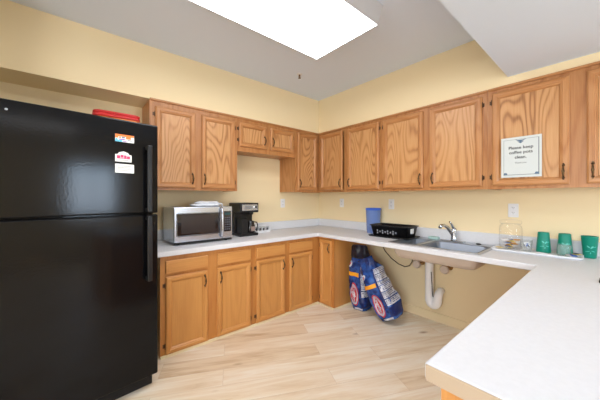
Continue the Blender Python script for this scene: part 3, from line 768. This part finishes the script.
# ------------------------------------------------------------------ jar, tray, cups
tr = MB(); tr.ring_surface([rrect(.115,.250,.02,0,4), rrect(.122,.257,.022,.006,4), rrect(.128,.263,.024,.017,4), rrect(.123,.258,.022,.017,4), rrect(.115,.250,.02,.006,4)])
tag(tr.build('serving_tray', white_pl, None, (-.165, -2.560, CT), (0, 0, R(3))), 'long white plastic tray on the counter right of the sink', 'tray')
TZ = CT+.0065
jr = thing('glass_jar', 'clear glass jar of small packets below the fourth outlet', 'jar', (-.125, -2.402, TZ))
mb = MB(); mb.lathe([(.068, 0), (.076, .006), (.078, .03), (.078, .165), (.072, .190), (.064, .198), (.064, .205), (.061, .205), (.061, .197), (.069, .187), (.0748, .165), (.0748, .03), (.070, .006)], seg=40); mb.build('jar_body', glass, jr)
mb = MB(); mb.lathe([(.066, .2055), (.072, .2065), (.074, .218), (.072, .232), (.05, .240), (.012, .243)], seg=36); mb.build('jar_lid', glass, jr)
def packet(loc, rz, tx, m_, w=.05, h=.032, label='', group='paper packets on the white tray'):
    q = MB(); n = 5
    rings = []
    for i in range(n+1):
        u = -1+2*i/n; th = .0035*(1-u*u)+.0006
        rings.append([(u*w/2, -h/2, -th*.3), (u*w/2, 0, -th), (u*w/2, h/2, -th*.3), (u*w/2, h/2, th*.3), (u*w/2, 0, th), (u*w/2, -h/2, th*.3)])
    q.ring_surface(rings)
    o = q.build('packet', m_, None, loc, (tx, R(random.uniform(-15, 15)), rz)); tag(o, label, 'packet', group); return o
PK = [yellow, packetb, packetw, packeto]
for i in range(16):
    a = i*2.4; r = .036*math.sqrt((i+.5)/16)*1.2
    nm = ('yellow', 'blue', 'white', 'tan')[i % 4]
    packet((-.125+r*math.cos(a), -2.402+r*math.sin(a), TZ+.014+.0042*i), a, R(random.uniform(-40, 40)), PK[i % 4], label='small %s paper packet inside the clear glass jar' % nm, group='packets in the glass jar, '+nm)
# clear cup of packets
cc = thing('clear_cup', 'short clear plastic cup of packets between the jar and the first teal cup', 'cup', (-.165, -2.510, TZ))
mb = MB(); mb.lathe([(.030, 0), (.032, .002), (.039, .088), (.0375, .088), (.0305, .004)], seg=28); mb.build('cup_wall', plastic_clear, cc)
for i in range(5):
    packet((-.165+random.uniform(-.006, .006), -2.510+random.uniform(-.008, .008), TZ+.034+.006*i), i*1.3, R(60+random.uniform(-20, 20)), [packetw, ink, packetw, packetb, packetw][i], w=.034, h=.026,
           label='small %s packet standing inside the short clear cup' % ('white', 'black', 'white', 'blue', 'white')[i], group='packets in the clear cup, '+('white', 'black', 'white', 'blue', 'white')[i])
def cup(loc, inv, label, rz):
    t = thing('teal_cup', label, 'cup', loc, rz, 'teal plastic cups by the tray')
    h = .155; r0, r1 = .034, .044
    if inv: prof = [(r1-.002, .006), (r1-.002, .0), (r1, .0), (r1+.001, .005), (r0, h-.004), (r0-.003, h), (.002, h)]; 
    else: prof = [(.002, 0), (r0-.003, 0), (r0, .004), (r1, h-.006), (r1+.0015, h-.003), (r1, h), (r1-.002, h), (r0-.001, .006), (.002, .005)]
    mb = MB(); mb.lathe(prof, seg=36, cap0=False, cap1=False); mb.build('cup_wall', teal, t)
    # pale leaf print hugging the side
    q = MB()
    rad = (lambda z: r1+.001+(r0-r1-.001)*((z-.005)/(h-.009))) if inv else (lambda z: r0+(r1-r0)*(z-.004)/(h-.01))
    for (a0, z0, L_, wd, ang_) in ((0, .07, .034, .009, 70), (12, .078, .03, .009, 25), (-14, .075, .03, .009, 120), (10, .055, .024, .008, -30), (-16, .052, .026, .008, 200), (0, .045, .022, .005, 265)):
        pts = []
        for k in range(12):
            a = 2*PI*k/12; lx = L_/2*math.cos(a)+L_/2; ly = wd/2*math.sin(a)
            dx = lx*math.cos(R(ang_))-ly*math.sin(R(ang_)); dz = lx*math.sin(R(ang_))+ly*math.cos(R(ang_))
            z = z0+dz*.6; th = PI+R(a0)*.4+dx/.04; pts.append(((rad(z)+.0012)*math.cos(th), (rad(z)+.0012)*math.sin(th), z))
        q.poly(pts)
    q.build('leaf_print', teal_lt, t)
    return t
cup((-.115, -2.605, TZ), True, 'upside-down teal cup at the left, right of the small clear cup', R(20))
cup((-.105, -2.722, TZ), True, 'upside-down teal cup in the middle, behind a ribbed clear tumbler', R(10))
cup((-.095, -2.848, CT), False, 'upright teal cup at the right, standing on the counter off the tray', R(10))
tb = MB()
N2 = 48
def ribs(r, z): return [((r+(.0018 if k % 4 < 2 else 0))*math.cos(2*PI*k/N2), (r+(.0018 if k % 4 < 2 else 0))*math.sin(2*PI*k/N2), z) for k in range(N2)]
tb.ring_surface([ribs(.034, 0), ribs(.036, .07), [(.038*math.cos(2*PI*k/N2), .038*math.sin(2*PI*k/N2), .085) for k in range(N2)], [(.0365*math.cos(2*PI*k/N2), .0365*math.sin(2*PI*k/N2), .085) for k in range(N2)], [(.033*math.cos(2*PI*k/N2), .033*math.sin(2*PI*k/N2), .005) for k in range(N2)]])
tag(tb.build('ribbed_tumbler', plastic_clear, None, (-.205, -2.728, TZ)), 'short ribbed clear tumbler in front of the middle teal cup', 'tumbler')
packet((-.22, -2.625, TZ+.006), R(80), 0, packetw, .10, .045, 'flat white packet on the tray in front of the first teal cup')
packet((-.19, -2.79, TZ+.022), R(70), R(12), yellow, .05, .034, 'yellow packet at the right end of the tray')
packet((-.20, -2.775, TZ+.014), R(20), R(5), packetb, .05, .034, 'blue packet at the right end of the tray, under the black one')
packet((-.215, -2.788, TZ+.030), R(100), R(20), ink, .03, .02, 'tiny black packet at the right end of the tray')
packet((-.20, -2.77, TZ+.006), R(50), 0, packetw, .07, .045, 'white packet at the right end of the tray')
packet((-.20, -2.345, CT+.018), R(60), R(10), yellow, .06, .035, 'yellow packet by the left end of the tray, beside the sink')
# glass dish at the right edge
gd = thing('glass_goblet', 'clear stemmed glass at the right edge of the counter', 'glass', (-.15, -2.966, CT))
mb = MB(); mb.lathe([(.034, 0), (.034, .003), (.006, .010), (.005, .10), (.012, .112), (.036, .13), (.042, .155), (.040, .178), (.0385, .178), (.040, .155), (.034, .133), (.002, .116)], seg=32); mb.build('goblet_glass', glass, gd)

# ------------------------------------------------------------------ sign
sg = thing('paper_sign', 'white paper sign asking for clean coffee pots on the cabinet door', 'sign', (-.3515, -2.5085, 1.449), RW)
MB().box(-.1185, .1185, -.0020, -.0005, 0, .303).build('paper_sheet', paper, sg)
q = MB(); q.box(-.103, -.101, -.0026, -.0018, .018, .285); q.box(.100, .105, -.0026, -.0018, .018, .285); q.box(-.103, .105, -.0026, -.0018, .017, .021); q.box(-.103, .105, -.0026, -.0018, .284, .286); q.build('border', grey_ink, sg)
q = MB()
for pts in ([(-.035, .285), (.0, .262), (.035, .285), (.012, .279), (-.012, .279)], [(-.022, .270), (0, .252), (.022, .270), (0, .263)]):
    q.poly([(x, -.0030, z) for x, z in pts])
for sx in (-1, 1):
    x = sx*.092; q.poly([(x-.014, -.0030, .020), (x+.014, -.0030, .020), (x+.008, -.0030, .034), (x-.006, -.0030, .036)])
q.build('ornament', slate, sg, recalc=False)
def sign_text(s, size, z, m_, bold):
    vs, fs = text_mesh(s, size, bold); q = MB(); add_faces(q, [(x, -.0030, z+y) for x, y, _ in vs], fs); q.build('lettering', m_, sg, recalc=False)
sign_text('Please keep', .031, .222, ink, .0004); sign_text('coffee pots', .031, .187, ink, .0004); sign_text('clean.', .031, .150, ink, .0004)
sign_text('Thank you', .016, .108, grey_ink, .0002)

# ------------------------------------------------------------------ ceiling things
def light_fixture(cx, cy, L_, Wd, label):
    t = thing('ceiling_light', label, 'ceiling light', (cx, cy, CZ-.13))
    hx, hy = L_/2, Wd/2
    def rc(x, y, z): return [(-x, -y, z), (x, -y, z), (x, y, z), (-x, y, z)]
    mb = MB(); mb.ring_surface([rc(hx, hy, .002), rc(hx, hy, .0), rc(hx+.004, hy+.004, 0), rc(hx+.004, hy+.004, .006), rc(hx+.03, hy+.03, .1295)], smooth=False, cap0=False); mb.build('housing', housing, t)
    MB().box(-hx+.001, hx-.001, -hy+.001, hy-.001, .0005, .0015).build('diffuser', diff, t)
    return t
light_fixture(-1.91, -1.60, 1.22, .60, 'large rectangular fluorescent ceiling light with glowing white diffuser')
light_fixture(-2.6, -4.75, 1.22, .60, 'added unseen fill light, a second rectangular fixture behind the lowered ceiling part')  # unseen fixture added to lift the ambient light
sp = thing('sprinkler_head', 'tiny sprinkler head on the ceiling in front of the room corner', 'sprinkler', (-1.05, -.774, CZ-.045))
mb = MB(); mb.lathe([(.030, .0445), (.028, .040), (.012, .036)], seg=20); mb.build('escutcheon', white_pl, sp)
mb = MB(); mb.lathe([(.009, .040), (.009, .024), (.006, .022), (.004, .010), (.004, .004)], seg=12)
mb.tube([(-.009, 0, .024), (-.012, 0, .014), (-.004, 0, .004)], .002, 6); mb.tube([(.009, 0, .024), (.012, 0, .014), (.004, 0, .004)], .002, 6); mb.build('nozzle', hinge_m, sp)
mb = MB(); mb.lathe([(.015, 0), (.015, .002), (.003, .004)], seg=14); mb.build('deflector', hinge_m, sp)
tag(MB().box(-.03, .05, -.013, .013, 0, .014, bev=.004).build('black_clip', black_plastic, None, (-.853, -2.925, CT)), 'small black clip on the peninsula counter at the right edge', 'clip')

# ------------------------------------------------------------------ daylight, camera
w = bpy.data.worlds.new('world'); bpy.context.scene.world = w; w.use_nodes = True
nt = w.node_tree; bg = nt.nodes['Background']
sky = nt.nodes.new('ShaderNodeTexSky'); sky.sky_type = 'NISHITA'; sky.sun_disc = False; sky.sun_elevation = R(40); sky.sun_rotation = R(180)
nt.links.new(sky.outputs[0], bg.inputs[0]); bg.inputs[1].default_value = .35
def area(loc, rot, sx, sy, p, col):
    l = bpy.data.lights.new('lamp', 'AREA'); l.shape = 'RECTANGLE'; l.size = sx; l.size_y = sy; l.energy = p; l.color = col
    o = bpy.data.objects.new('lamp', l); C.objects.link(o); o.location = loc; o.rotation_euler = rot; return o
# area lamp outside the rear window, standing in for daylight
area((-1.45, YR-.2, 1.45), (R(90), 0, 0), .85, 1.05, 45, (.55, .76, 1))
area((XL-.2, -3.6, 1.45), (R(90), 0, R(-90)), 2.5, 1.4, 80, (.97, .98, 1))  # fill lamp outside the added left window

cam = bpy.data.cameras.new('camera'); co = bpy.data.objects.new('camera', cam); C.objects.link(co)
cam.sensor_width = 36; cam.lens = 267.4*36/600; cam.shift_y = -3/600; cam.clip_start = .02
co.location = (-2.9035, -2.9648, 1.30); co.rotation_euler = (R(90), 0, R(49.67-90))
sc = bpy.context.scene; sc.camera = co
sc.view_settings.view_transform = 'Standard'; sc.view_settings.look = 'None'; sc.view_settings.gamma = 1
sc.view_settings.use_curve_mapping = False; sc.view_settings.exposure = .38
sc.cycles.transparent_max_bounces = 32
